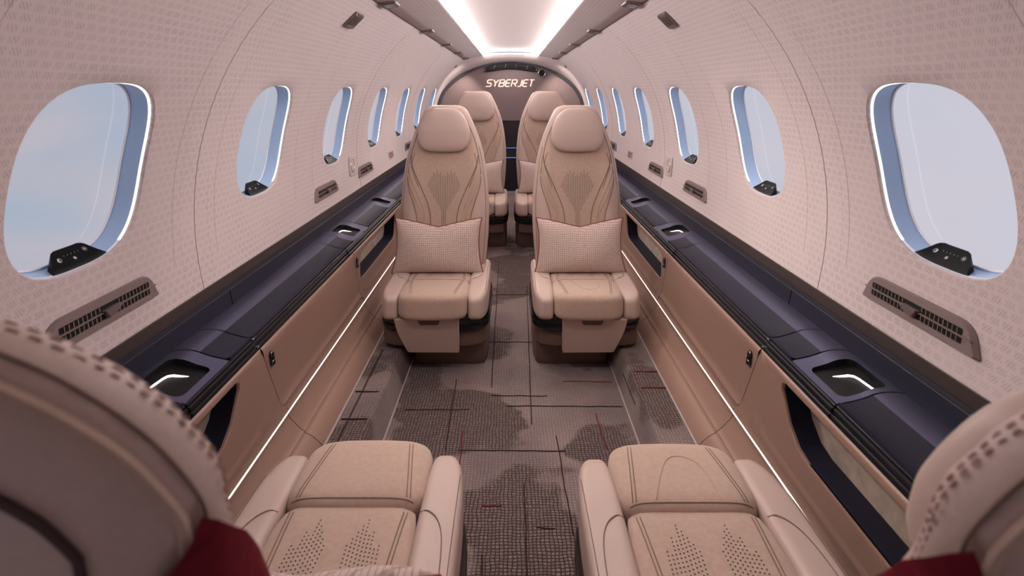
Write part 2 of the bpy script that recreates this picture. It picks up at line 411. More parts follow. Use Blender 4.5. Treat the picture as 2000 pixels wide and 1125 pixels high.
for side, sn in ((-1, 'left'), (1, 'right')):
    wl = empty('wall_'+sn, (side*R, 2.2, ZC)); tag(wl, kind='structure')
    wl['label'] = sn+' cabin wall lined with patterned pink beige fabric'
    off = Vector(wl.location)
    def sh(mb): return mb.xf(lambda x, y, z: (x-off.x, y-off.y, z-off.z))
    edges = [WY0+PITCH*(k-.5) for k in range(8)]
    m = MB(); plain(m, side, Y_AFT, edges[0]); sh(m).build('liner_panel', 'wall_fabric', wl, recalc=False, flip=side > 0)
    for i in range(4):
        m = MB(); ks = [(0,), (1, 2), (3, 4), (5, 6)][i]
        for k in ks: bay(m, side, edges[k], edges[k+1], WY0+PITCH*k, GAP if k == ks[0] else 0, GAP if k == ks[-1] else 0)
        sh(m).build('liner_panel', 'wall_fabric', wl, recalc=False, flip=side > 0)
    # dark groove strips behind the joints, thin stitched lines beside them
    for y in (edges[1], edges[3], edges[5]):
        g = MB(); aa = [lerp(A_T, A_B, i/30) for i in range(31)]
        g.grid([[wall(side, y+dy, a, -.0035) for a in aa] for dy in (-.008, .008)])
        sh(g).build('panel_joint', 'dark_gap', wl)
        t = MB(); t.tube([wall(side, y-.001, a, .0001) for a in aa], .0013); sh(t).build('joint_piping', 'joint_thread', wl)
        for dy in (-.055, .05):
            t = MB()
            for i in range(70):
                a = lerp(A_T+.03, A_B-.02, i/70); t.tube([wall(side, y+dy, a, .0002), wall(side, y+dy, a+.006, .0002)], .0004, 4)
            o = sh(t).build('stitching', 'wall_thread', wl); o['kind'] = 'stuff'
    # stitched outlines round the window panels (rounded upper corners)
    for k in (0, 1, 2, 3):
        t = MB(); yc = WY0+PITCH*k; path = []
        hw, r = .235, .07; at = A_T+.10
        path += [(yc-hw, .12), (yc-hw, at+r)]+[(yc-hw+r-r*math.cos(q), at+r-r*math.sin(q)) for q in [PI/2*i/8 for i in range(1, 9)]]
        path += [(yc+hw-r+r*math.sin(q), at+r-r*math.cos(q)) for q in [PI/2*i/8 for i in range(0, 9)]]+[(yc+hw, .12)]
        fine = []
        for p, q in zip(path, path[1:]):
            nn = max(1, int(math.dist(p, q)/.02)); fine += [(lerp(p[0], q[0], i/nn), lerp(p[1], q[1], i/nn)) for i in range(nn)]
        t.tube([wall(side, y, a, .0001) for y, a in fine], .0008, 4)
        sh(t).build('stitching', 'wall_thread', wl)

# windows
nwin = 0
for side, sn in ((-1, 'left'), (1, 'right')):
    for k in range(7):
        nwin += 1; yc = WY0+PITCH*k
        org = Vector(wall(side, yc, W_AC))
        win = empty('window_%d' % nwin, org); tag(win, kind='structure')
        def sh(mb): return mb.xf(lambda x, y, z: (x-org.x, y-org.y, z-org.z))
        TH = [2*PI*i/64 for i in range(64)]
        m = MB(); ds = [.0105, .0125, .017, .022, .028, .035, .041, .046]
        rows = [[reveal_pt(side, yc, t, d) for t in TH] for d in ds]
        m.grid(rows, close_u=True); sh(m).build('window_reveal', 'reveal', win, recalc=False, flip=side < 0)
        m = MB(); m.tube([reveal_pt(side, yc, t, .0430, .002) for t in TH], .0019, 6, closed=True)
        sh(m).build('window_bead', 'pane_edge', win)
        m = MB(); m.tube([reveal_pt(side, yc, lerp(-1.7, .95, i/40), .0095, -.0012) for i in range(41)], .0022, 6)
        sh(m).build('light_ring', 'ring_light', win)
        # pane, slightly curved like the fuselage
        m = MB(); rows = []
        for s in [0.001]+[i/8 for i in range(1, 9)]:
            rw = []
            for t in TH:
                u, v = wloop(t, .943*s); rw.append(wall(side, yc+u, W_AC+v, -.0456))
            rows.append(rw)
        m.grid(rows, close_u=True); sh(m).build('window_pane', 'pane', win)
        # touch panel on the sill
        if k < 6:
            m = MB(); top = []; bot = []
            def sill(q, d, ins):       # q in -1..1 along the sill
                d = .008+(d-.006)*.68; hw = lerp(.054, .037, max(0, (d-.008)/.027))
                y = q*hw+.010; kk = 1-.05*d/.04
                u = y/kk; v = W_HH*(1-abs(u/W_HW)**SEN)**(1/SEN)*kk
                l = math.hypot(y, v)
                return wall(side, yc+y-ins*y/l, W_AC+v-ins*v/l, -d)
            qs = [-1+i/8 for i in range(17)]; dd = [.006, .016, .028, .038, .043, .046]
            cut = lambda d: 1 if d < .04 else (1-.25*((d-.04)/.006)**2)
            up_ = lambda d: .0022+.024*(d-.006)/.04
            ends = lambda q, d: sill(q*1.03, d, .0)
            rows = [[ends(-1, .005)]+[sill(q, .005, .0) for q in qs]+[ends(1, .005)]]
            rows += [[ends(-cut(d), d)]+[sill(q*cut(d), d, up_(d)) for q in qs]+[ends(cut(d), d)] for d in dd]
            rows += [[ends(-.75, .047)]+[sill(q*.75, .047, .0) for q in qs]+[ends(.75, .047)]]
            m.grid(rows); pan = sh(m).build('touch_panel', 'panel_black', win)
            if k < 4:
                m = MB()
                HWF = lambda dd_: lerp(.054, .037, max(0, (.008+(dd_-.006)*.68-.008)/.027))
                def disc(q, d, r, n=10):
                    q *= -side; u0 = q*.047
                    rg = [(u0+r*math.cos(2*PI*i/n), d+r*math.sin(2*PI*i/n)) for i in range(n)]
                    f = lambda y, dd_: sill(y/HWF(dd_), dd_, .0006+.0022+.024*(dd_-.006)/.04)
                    m.add([f(*p) for p in rg], [tuple(range(n))])
                def bar(q, d, r0, r1, a, wd):
                    q *= -side; u0 = q*.047; ca, sa = math.cos(a), math.sin(a)
                    f = lambda y, dd_: sill(y/HWF(dd_), dd_, .0006+.0022+.024*(dd_-.006)/.04)
                    m.add([f(u0+ca*r-sa*w_, d+sa*r+ca*w_) for r, w_ in ((r0, -wd), (r1, -wd), (r1, wd), (r0, wd))], [(0, 1, 2, 3)])
                for i in range(5): disc(-.34+i*.17, .031, .0007, 6)
                s_ = 1
                for i in range(14):    # ring of the dim symbol, left half filled
                    bar(-.62, .026, .0034, .0042, 2*PI*i/14, .0009)
                n_ = 9; u0 = .62*.047*side
                f = lambda y, dd_: sill(y/HWF(dd_), dd_, .0006+.0022+.024*(dd_-.006)/.04)
                m.add([f(u0-.0034*math.sin(PI*i/n_), .026+.0034*math.cos(PI*i/n_)) for i in range(n_+1)], [tuple(range(n_+1))])
                disc(0, .021, .0022); disc(.64, .030, .0018)
                for i in range(8): bar(.64, .030, .0026, .0048, 2*PI*i/8, .0004)
                for i in range(8): bar(0, .021, .0026, .0033, 2*PI*i/8, .0006)
                ic = sh(m).build('symbols', 'icon_white', pan, smooth=False, merge=False); ic['kind'] = 'stuff'
                ic['label'] = 'white dimmer symbols'

# ceiling: two strips with the lamps and the lit coffer between them
ceil = empty('ceiling', (0, 2.2, 1.33)); tag(ceil, kind='structure'); ceil['label'] = 'cabin ceiling with a lit coffer along its middle'
co = Vector(ceil.location)
def shc(mb): return mb.xf(lambda x, y, z: (x-co.x, y-co.y, z-co.z))
XO, ZO = R*math.cos(PHI_T), ZC-R*math.sin(PHI_T)
XI, ZI = .269, 1.331
Y_COVE = .5
for side in (-1, 1):
    m = MB(); prof = [(XO, ZO+.0), (XO-.002, ZO+.0035), (XO-.006, ZO+.002), (.40, ZO+(XO-.40)*.172), (.33, ZO+(XO-.33)*.172), (XI+.012, ZI-.001), (XI+.003, ZI+.0005), (XI, ZI+.004), (XI, ZI+.008)]
    ys = [Y_AFT+(Y_END-Y_AFT)*i/16 for i in range(17)]
    ar = [0]
    for p, q in zip(prof, prof[1:]): ar.append(ar[-1]+math.dist(p, q))
    m.grid([[(side*x, y, z) for x, z in prof] for y in ys], uvs=[[(y, A_T-a_) for a_ in ar] for y in ys])
    shc(m).build('ceiling_strip', 'wall_fabric', ceil, recalc=False, flip=side < 0)
    m = MB(); m.grid([[(side*(XI+.001), y, z) for z in (ZI+.008, ZI+.034)] for y in (Y_COVE, Y_END+.05)])
    shc(m).build('cove_light', 'cove_light', ceil)
m = MB(); m.grid([[(x, Y_END+.06, z) for z in (ZI-.004, ZI+.03)] for x in (-XI, XI)]); shc(m).build('cove_light', 'cove_light', ceil)
m = MB(); rows = []
for i in range(17):
    t = -1+i/8; rows.append([(t*(XI+.004), y, ZI+.034+.018*(1-t*t)) for y in (Y_AFT, 2.0, Y_END+.08)])
m.grid(rows); shc(m).build('ceiling_diffuser', 'ceiling_diffuser', ceil)
m = MB(); m.tube([(side_*(XO-.0008), y_, ZO-.0005) for side_ in (1,) for y_ in (Y_AFT, 1, 2, 3, 4, Y_END)], .0018); shc(m).build('ceiling_joint', 'trim_brown', ceil)
m = MB(); m.tube([(-(XO-.0008), y_, ZO-.0005) for y_ in (Y_AFT, 1, 2, 3, 4, Y_END)], .0018); shc(m).build('ceiling_joint', 'trim_brown', ceil)

# aft closing wall behind the viewer
m = MB(); m.add([(-.8, Y_AFT, -.02), (.8, Y_AFT, -.02), (.8, Y_AFT, 1.45), (-.8, Y_AFT, 1.45)], [(0, 1, 2, 3)], [(0, 0), (1.6, 0), (1.6, 1.45), (0, 1.45)])
o = m.build('wall_aft', 'wall_fabric'); tag(o, kind='structure')

# forward bulkhead: soffit that closes the liner to an elliptical arch, the panel, the arch trim
bk = empty('wall_front', (0, Y_BULK, .7)); tag(bk, kind='structure'); bk['label'] = 'mauve bulkhead at the far end of the cabin'
bo = Vector(bk.location)
def shb(mb): return mb.xf(lambda x, y, z: (x-bo.x, y-bo.y, z-bo.z))
EA, EB, EZ = .735, .478, .803
def ell(t, k=1.0): return (k*EA*math.cos(t), EZ+k*EB*math.sin(t))
def shell_profile(t):
    "liner section at polar angle t about the arch centre"
    dx, dz = math.cos(t), math.sin(t); lo, hi = 0, 2
    def inside(r):
        x, z = abs(r*dx), EZ+r*dz
        if z > ZO: return x < XO and z < ZO+(XO-x)*.172 and z < ZI-.002+.022*max(0, 1-(x/XI)**2)
        return x*x+(z-ZC)**2 < R*R
    for _ in range(40):
        mid = (lo+hi)/2
        if inside(mid): lo = mid
        else: hi = mid
    return (lo*dx, EZ+lo*dz)
TS = [PI*(-.08+1.16*i/80) for i in range(81)]
m = MB(); rows = []; uvs = []
for q, yy in ((0, Y_END), (.25, Y_END+.012), (.6, Y_END+.05), (1, Y_BULK)):
    rw = []
    for t in TS:
        a, b = shell_profile(t), ell(t); e = q
        rw.append((lerp(a[0], b[0], e), yy, lerp(a[1], b[1], e)))
    rows.append(rw); uvs.append([(yy, t*.7) for t in TS])
m.grid(rows, uvs=uvs); shb(m).build('soffit', 'wall_fabric', bk)
m = MB(); m.add([(x, Y_BULK, z) for x, z in [ell(t) for t in TS]]+[(-.74, Y_BULK, 0), (.74, Y_BULK, 0)], [tuple(range(81))+(81, 82)])
shb(m).build('bulkhead_panel', 'mauve', bk, smooth=False)
m = MB(); ring = []
for t in TS:
    x1, z1 = ell(t, 1.0); x0, z0 = ell(t, .955)
    ring.append([(x1, Y_BULK-.004, z1), (x1, Y_BULK-.02, z1), (x0, Y_BULK-.016, z0), (x0, Y_BULK-.001, z0)])
m.loft(ring); shb(m).build('arch_trim', 'arch_dark', bk)
# dark doorway below, with two thin blue lights
dr = empty('door_1', (0, Y_BULK-.012, .34)); tag(dr, kind='structure')
m = MB(); m.box((-.30, -.02, -.34), (.30, .008, .35)); m.build('door_leaf', 'door_dark', dr, smooth=False)
m = MB(); m.tube([(-.31, -.022, -.34), (-.31, -.022, .355), (.31, -.022, .355), (.31, -.022, -.34)], .008, 4); m.build('door_frame', 'black_gloss', dr, smooth=False)
for z in (.085, -.012):
    m = MB(); m.box((-.1, -.026, z), (.1, -.019, z+.007)); m.build('blue_light', 'blue_light', dr, smooth=False)

# lettering as bent strokes
FONT = {'S': [[(1, 1), (.22, 1), (.05, .86), (.05, .66), (.18, .53), (.8, .50), (.95, .38), (.95, .14), (.8, 0), (0, 0)]],
        'Y': [[(0, 1), (.12, .62), (.5, .46), (.9, .46)], [(1, 1), (.95, .5), (.5, .46), (.5, 0)]],
        'B': [[(.06, 0), (.06, 1), (.82, 1), (.96, .86), (.96, .66), (.84, .52), (.06, .52)], [(.84, .52), (1, .38), (1, .14), (.86, 0), (.06, 0)]],
        'E': [[(1, 1), (.25, 1), (.06, .85), (.06, .15), (.22, 0), (1, 0)], [(.06, .5), (.9, .5)]],
        'R': [[(.06, 0), (.06, 1), (.84, 1), (.98, .86), (.98, .6), (.84, .46), (.3, .46)], [(.55, .46), (1, 0)]],
        'J': [[(.95, 1), (.95, .16), (.8, 0), (.1, 0)]],
        'T': [[(0, 1), (1, 1)], [(.5, 1), (.5, 0)]],
        'X': [[(0, 1), (1, 0)], [(0, 0), (1, 1)]], 'I': [[(.5, 0), (.5, 1)]]}
FONT['Y'] = [[(0, 1), (.5, .5)], [(1, 1), (.5, .5), (.5, 0)]]
def letter(mb, ch, u0, v0, wd, ht, slant, fn, r):
    for st in FONT[ch]:
        mb.tube([fn(u0+x*wd+slant*y*ht, v0+y*ht, .0) for x, y in st], r, 4)
sg = empty('illuminated_sign', (0, Y_BULK-.006, 1.07)); tag(sg, 'lit rose gold SYBERJET lettering on the mauve bulkhead', 'sign')
wds = [.050, .048, .050, .046, .050, .036, .046, .046]; u = -.248
for ch, wd in zip('SYBERJET', wds):
    mb = MB(); letter(mb, ch, u, -.034, wd, .066, .28, lambda a, b, d: (a, -.004, b), .0058); u += wd+.0135
    mb.build('letter', 'logo_light', sg, smooth=False)
# curved grille at the top of the arch
gr = empty('bulkhead_grille', (0, Y_BULK-.01, 1.26)); tag(gr, 'black curved air grille with thin chrome lines at the top of the bulkhead arch', 'grille')
def gpt(s, h, d):      # s across -1..1, h -1..1 up
    x = s*.262; z = 1.243-.045*s*s + h*.026*(1-.0*s*s)
    return (x, d, z-1.26)
m = MB(); n = 24
rw = [[gpt(-1+2*i/n, h*(1-.55*abs(-1+2*i/n)**8), d) for i in range(n+1)] for h, d in ((-1.25, .004), (-1.25, -.018), (-1.0, -.022), (1.0, -.022), (1.25, -.018), (1.25, .004))]
m.grid(rw); m.build('housing', 'black_matte', gr)
for h in (.85, .0, -.85):
    m = MB(); m.tube([gpt(s, h*(1-.5*abs(s)**8), -.024) for s in [(-.94+1.88*i/n)*(1 if h else .86) for i in range(n+1)]], .0024, 5); m.build('chrome_line', 'dark_chrome', gr)
for s in (-.62, -.2, .2, .62):
    m = MB(); m.tube([gpt(s-.03, -.85, -.023), gpt(s+.03, .85, -.023)], .002, 5); m.build('fin', 'dark_chrome', gr)
for s in (-.95, .95):
    m = MB(); m.tube([gpt(s, .55, -.024), gpt(s*1.03, 0, -.024), gpt(s, -.55, -.024)], .0024, 5); m.build('chrome_line', 'dark_chrome', gr)
# round speaker
sp = empty('round_speaker', (.309, Y_BULK-.004, 1.168)); tag(sp, 'small round black speaker with a pale rim beside the bulkhead lettering', 'speaker')
m = MB(); m.tube([(.034*math.cos(2*PI*i/24), -.012, .034*math.sin(2*PI*i/24)) for i in range(24)], .005, 6, closed=True); m.build('rim', 'dark_chrome', sp)
m = MB(); m.loft([[(.032*math.cos(2*PI*i/24), d, .032*math.sin(2*PI*i/24)) for i in range(24)] for d in (.004, -.010)]); m.build('speaker_face', 'black_matte', sp)

# ------------------------------------------------------------------ floor and the carpeted steps
fl = empty('floor', (0, 2.2, 0)); tag(fl, kind='structure'); fl['label'] = 'cabin floor under patterned brown carpet'
fo = Vector(fl.location)
def shf(mb): return mb.xf(lambda x, y, z: (x-fo.x, y-fo.y, z-fo.z))
m = MB(); m.grid([[(x, y, 0) for x in (-.363, 0, .363)] for y in (Y_AFT, 1, 2, 3, Y_BULK)], uvs=[[(x, y) for x in (-.363, 0, .363)] for y in (Y_AFT, 1, 2, 3, Y_BULK)])
shf(m).build('carpet', 'carpet', fl)
STEP = [(.363, 0), (.368, .008), (.382, .070), (.388, .082), (.398, .0868), (.44, .086), (.482, .085)]
for side in (-1, 1):
    ar = [0]
    for p, q in zip(STEP, STEP[1:]): ar.append(ar[-1]+math.dist(p, q))
    ys = [Y_AFT+(Y_BULK-Y_AFT)*i/8 for i in range(9)]
    m = MB(); m.grid([[(side*x, y, z) for x, z in STEP] for y in ys], uvs=[[(side*(.363+a_)+.41, y+.73) for a_ in ar] for y in ys])
    shf(m).build('carpet_step', 'carpet', fl)
    for xx, zz in ((.3625, .002), (.479, .0865)):
        m = MB(); m.tube([(side*xx, y, zz) for y in ys], .0028, 6); shf(m).build('carpet_piping', 'piping_pale', fl)
for (x0, y0, x1, y1, cl) in ((-.187, 1.77, -.182, 1.42, 'd'), (.083, 2.62, .062, 1.53, 'd'), (.132, 1.48, .140, 1.15, 'd'), (.262, 1.58, .268, 1.42, 'r'),
                             (-.07, 3.0, -.064, 1.72, 'd'), (.033, 1.30, .036, .98, 'd'), (-.063, 1.675, .12, 1.672, 'd'), (-.012, 1.62, .352, 1.615, 'd'),
                             (.18, 1.757, .345, 1.752, 'r'), (-.145, 1.42, .15, 1.417, 'd'), (-.085, 2.03, .12, 2.03, 'd'), (-.12, 2.5, .13, 2.5, 'd'),
                             (-.14, 1.5, -.135, 1.3, 'r'), (-.07, 1.23, -.02, 1.23, 'r'), (.06, 1.17, .10, 1.165, 'd'), (-.33, 1.6, -.13, 1.6, 'd'), (-.06, 1.1, -.058, .95, 'd')):
    m = MB(); n = 10
    pts = [(lerp(x0, x1, i/n)+random.uniform(-.0012, .0012), lerp(y0, y1, i/n)+random.uniform(-.0012, .0012), .0008) for i in range(n+1)]
    m.tube(pts, .0015, 6); shf(m).build('carpet_line', 'carpet_dark' if cl == 'd' else 'carpet_red', fl)
for side, x, y0, y1 in ((-1, .45, 1.8, 1.25), (1, .377, 1.72, 1.55)):
    m = MB(); zz = .0872 if x > .4 else .048
    m.tube([(side*x, lerp(y0, y1, i/8), zz) for i in range(9)], .0018, 6); shf(m).build('carpet_line', 'carpet_dark', fl)
for side, y, x0, x1, cl in ((-1, 1.55, .40, .47, 'd'), (-1, 1.42, .40, .47, 'd'), (1, 1.66, .40, .475, 'r'), (1, 1.57, .40, .475, 'r')):
    m = MB(); m.tube([(side*lerp(x0, x1, i/5), y+random.uniform(-.001, .001), .0875) for i in range(6)], .0018, 6); shf(m).build('carpet_line', 'carpet_dark' if cl == 'd' else 'carpet_red', fl)

# ------------------------------------------------------------------ side consoles
UNITS = ((.90, 1.047, True), (1.87, 2.07, True), (2.40, 2.58, False))
def ledge_prof():
    return [(.692, .4705), (.680, .473), (.662, .473), (.647, .4715), (.636, .468), (.622, .4625), (.602, .457), (.584, .4535), (.574, .4515)]
for side, sn in ((-1, 'left'), (1, 'right')):
    cs = empty('side_console', (side*.62, 1.6, 0)); c0 = Vector(cs.location)
    tag(cs, 'long tan side console with a navy ledge along the %s cabin wall' % sn, 'console', 'consoles along the cabin walls')
    def shs(mb): return mb.xf(lambda x, y, z: (side*x-c0.x, y-c0.y, z-c0.z))
    def strip(name, mt, prof, y0, y1, parent=cs, n=2):
        mb = MB(); mb.grid([[(x, lerp(y0, y1, i/n), z) for x, z in prof] for i in range(n+1)])
        return shs(mb).build(name, mt, parent, flip=side < 0)
    Y0, Y1 = .12, Y_BULK
    strip('brown_trim', 'trim_brown', [(.725, .545), (.7135, .5395), (.7105, .5365), (.7095, .530), (.706, .508), (.700, .503)], Y0, Y1)
    ts = [Y0, 1.275, 2.03, 2.78, 3.32, Y1]
    for a, b in zip(ts, ts[1:]):
        strip('padded_panel', 'navy', [(.704, .512), (.7015, .506), (.6995, .500), (.697, .488), (.694, .475), (.691, .464), (.690, .455)], a+.0015, b-.0015)
    strip('joint_backing', 'black_matte', [(.712, .51), (.701, .470), (.695, .460), (.66, .457), (.60, .446), (.578, .440), (.577, .42)], Y0, Y1)
    cuts = [Y0]
    for a, b, _ in UNITS: cuts += [a, b]
    cuts = sorted(cuts+[1.137, 1.776, 3.3, 4.1, Y1])
    LP = [(x, z-.004) for x, z in ledge_prof()]
    for i, (a, b) in enumerate(zip(cuts, cuts[1:])):
        unit = [u_ for u_ in UNITS if abs(u_[0]-a) < 1e-6]
        if not unit:
            ld_ = strip('ledge_lid', 'navy_satin', LP, a+.0015, b-.0015)
            pad_ = [(x, z+.0006) for x, z in LP if .575 < x < .640]+[(.5745, .4523)]
            strip('leather_inlay', 'navy', [(pad_[0][0]+.0008, pad_[0][1]-.0014)]+pad_+[(.5735, .442)], a+.0019, b-.0019, ld_)
        else:
            # tray unit with a rounded opening
            mb = MB(); lit = unit[0][2]
            yc, hy = (.963 if a < 1 else (a+b)/2), (.049 if lit else .035)
            xs0, xs1 = .589, .676
            xc, hx = (xs0+xs1)/2, (xs1-xs0)/2
            def zl(x):
                tb = sorted(LP); return table(tb, x)
            h0 = rrect(hx, hy, .014, 5, xc, yc); hole = []
            for p, q in zip(h0, h0[1:]+h0[:1]):
                nn = max(1, int(math.dist(p, q)/.006)); hole += [(lerp(p[0], q[0], k/nn), lerp(p[1], q[1], k/nn)) for k in range(nn)]
            x_lo, x_hi, y_lo, y_hi = LP[-1][0], LP[0][0], a+.0015, b-.0015
            outer = []
            for (x, y) in hole:
                dx, dy = x-xc, y-yc; ks = []
                if dx > 1e-9: ks.append((x_hi-xc)/dx)
                if dx < -1e-9: ks.append((x_lo-xc)/dx)
                if dy > 1e-9: ks.append((y_hi-yc)/dy)
                if dy < -1e-9: ks.append((y_lo-yc)/dy)
                k = min(ks); outer.append([xc+dx*k, yc+dy*k])
            for cx_, cy_ in ((x_lo, y_lo), (x_lo, y_hi), (x_hi, y_lo), (x_hi, y_hi)):
                j = min(range(len(outer)), key=lambda q: math.dist(outer[q], (cx_, cy_))); outer[j] = [cx_, cy_]
            rows = []
            for t in [0, .15, .3, .45, .6, .8, 1]:
                rows.append([(lerp(h[0], o_[0], t), lerp(h[1], o_[1], t), zl(lerp(h[0], o_[0], t))) for h, o_ in zip(hole, outer)])
            mb.grid(rows, close_u=True)
            un = shs(mb).build('tray_unit', 'navy_satin', cs)
            mb = MB(); rows = []
            for k, dz in ((1, 0), (.985, -.006), (.96, -.026), (.9, -.03), (.01, -.03)):
                rows.append([(xc+(x-xc)*k, yc+(y-yc)*k, zl(x)+dz if k > .5 else zl(xc)+dz) for x, y in hole])
            mb.grid(rows, close_u=True); shs(mb).build('tray_recess', 'black_matte', un)
            if lit:
                mb = MB(); p = [(.590, yc+.040), (.628, yc+.018), (.645, yc-.036)]; rr = []
                fine = [(.595, yc+.030), (.620, yc+.021), (.643, yc+.012), (.650, yc+.006), (.653, yc-.004), (.657, yc-.044)]
                mb.tube([(x, y, zl(x)-.010) for x, y in fine], .0020, 6); shs(mb).build('tray_light', 'tray_light', un)
    # dark rail under the ledge edge, in stepped lengths
    rc = [Y0, .90, 1.135, 1.775, 2.0, 2.6, 3.4, Y1]
    for i, (a, b) in enumerate(zip(rc, rc[1:])):
        o_ = .002 if i % 2 else 0
        strip('rail', 'rail_black', [(.576, .4465), (.573-o_, .4465), (.5715-o_, .4455), (.571-o_, .444), (.5735-o_, .442), (.5665-o_, .440), (.5655-o_, .434), (.568-o_, .432), (.562-o_, .430), (.5605-o_, .4245), (.563, .421), (.568, .418)], a+.001, b-.001)
        if i in (2, 4):
            for q in (.43, .447):
                mb = MB(); mb.tube([(.5612 if q < .44 else .5722, a-.004, q), (.5612 if q < .44 else .5722, a+.004, q)], .003, 6); shs(mb).build('hinge', 'dark_chrome', cs)
    # tan lower panels, split by slanted joints, some with a pocket
    UP = [(.558, .424), (.5545, .4205), (.5535, .415)]
    PF = [(.5535, .415), (.5555, .395), (.557, .295), (.557, .262), (.556, .243), (.5525, .238), (.5525, .232), (.5545, .2275), (.5535, .214), (.5495, .207)]
    def slant(z): return 0.10*max(0, min(1, (.42-z)/.18)) if z > .24 else .10+.03*min(1, (.24-z)/.03)
    js = [.12, 1.14, 1.80, 2.62, 3.5, Y1]
    def zrow(prof):
        return prof
    for i, (a, b) in enumerate(zip(js, js[1:])):
        fa = (lambda z: 0) if i == 0 else slant
        fb = (lambda z: 0) if i == 4 else slant
        if i in (0, 2, 3):
            p0, p1 = ((.42, 1.045) if i == 0 else (1.90, 2.46) if i == 2 else (2.75, 3.3))
            zt, zb = .4085, .298
            # panel with opening: grid of (y,z) with hole by ring interpolation, x from profile
            prof = sorted([(z, x) for x, z in UP+PF])
            xz = lambda z: table(prof, z)
            yc, zc = (p0+p1)/2, (zt+zb)/2
            hole = []
            hu, hv = (p1-p0)/2, (zt-zb)/2
            far_pts = [(p1-.085+.0, zb), (p1-.05, zb+.008), (p1-.02, zb+.035), (p1-.004, zb+.07), (p1+.004, zt-.022), (p1, zt-.008), (p1-.014, zt)] if i == 0 else [(p1-.03, zb), (p1-.012, zb+.006), (p1-.002, zb+.02), (p1+.012, zt-.02), (p1+.011, zt-.007), (p1, zt)]
            near_pts = ([(p0+.03, zt), (p0+.01, zt-.008), (p0, zt-.03), (p0, zb+.03), (p0+.01, zb+.008), (p0+.03, zb)] if i == 0 else
                        [(p0-.005, zt), (p0-.012, zt-.004), (p0-.012, zt-.015), (p0-.004, zb+.022), (p0+.006, zb+.004), (p0+.016, zb)])
            top = [(lerp(far_pts[-1][0], near_pts[0][0], k/8), zt) for k in range(1, 8)]
            bot = [(lerp(near_pts[-1][0], far_pts[0][0], k/8), zb) for k in range(1, 8)]
            hole = far_pts+top+near_pts+bot
            zl_, zh_ = .207, .424
            outer = []
            for (y, z) in hole:
                dy, dz = y-yc, z-zc; ks = []
                ya, yb = a, b
                if dy > 1e-9: ks.append((yb-yc)/dy)
                if dy < -1e-9: ks.append((ya-yc)/dy)
                if dz > 1e-9: ks.append((zh_-zc)/dz)
                if dz < -1e-9: ks.append((zl_-zc)/dz)
                k = min(ks); outer.append([yc+dy*k, zc+dz*k])
            for cy_, cz_ in ((a, zl_), (a, zh_), (b, zl_), (b, zh_)):
                j = min(range(len(outer)), key=lambda q: math.dist(outer[q], (cy_, cz_))); outer[j] = [cy_, cz_]
            for o_ in outer:
                if abs(o_[0]-a) < 1e-6: o_[0] = a+fa(o_[1])+.001
                elif abs(o_[0]-b) < 1e-6: o_[0] = b+fb(o_[1])-.001
            mb = MB(); rows = [[(xz(z)+.006, y, z) for y, z in hole], [(xz(z)+.0015, y+(yc-y)*-.004, z) for y, z in hole]]
            for t in [.03, .08]+[.08+.92*k/14 for k in range(1, 15)]:
                rows.append([(xz(lerp(h[1], o_[1], t)), lerp(h[0], o_[0], t), lerp(h[1], o_[1], t)) for h, o_ in zip(hole, outer)])
            mb.grid(rows, close_u=True); pp = shs(mb).build('pocket_panel', 'console_tan', cs)
            # pocket interior: navy tub, suede back
            mb = MB(); D = .056
            mb.grid([[(.560, y, z) for y, z in hole], [(.572, y+.006*(1 if y > yc else -1), z) for y, z in hole], [(.556+D, y+.012*(1 if y > yc else -1), z) for y, z in hole]], close_u=True)
            shs(mb).build('pocket_lining', 'navy', pp)
            mb = MB(); mb.add([(.555+D, y+.012*(1 if y > yc else -1), z) for y, z in hole], [tuple(range(len(hole)))]); shs(mb).build('pocket_back', 'pocket_suede', pp, smooth=False)
        else:
            mb = MB(); pr = UP+PF[1:]
            mb.grid([[(x, lerp(a+fa(z)+.001, b+fb(z)-.001, k/4), z) for x, z in pr] for k in range(5)])
            shs(mb).build('door_panel', 'console_tan', cs)
        kp = [(.5495, .2005), (.5535, .196), (.549, .180), (.533, .150), (.527, .141), (.5225, .1375), (.5205, .131), (.5155, .127), (.508, .122), (.495, .105), (.484, .086), (.482, .08)]
        mb = MB(); fz = lambda z: (.13+.05*min(1, max(0, (.2-z)/.12)))
        mb.grid([[(x, lerp(a+(fz(z) if i else 0)+.001, b+(fz(z) if i < 4 else 0)-.001, k/4), z) for x, z in kp] for k in range(5)])
        shs(mb).build('kick_panel', 'console_tan', cs)
    strip('panel_backing', 'dark_gap', [(.562, .43), (.5625, .415)], Y0, Y1)
    for j in js[1:-1]:
        strip('joint_backing', 'dark_gap', [(.5635, .43), (.5645, .3), (.5635, .23), (.558, .205)], j-.04, j+.096)
    strip('panel_backing', 'dark_gap', [(.5625, .29), (.562, .225), (.556, .205), (.556, .19), (.54, .15), (.52, .12), (.50, .09), (.488, .076)], Y0, Y1)
    strip('accent_light', 'accent_light', [(.5505, .2055), (.5485, .205), (.5485, .2027), (.5505, .202)], Y0, Y1)
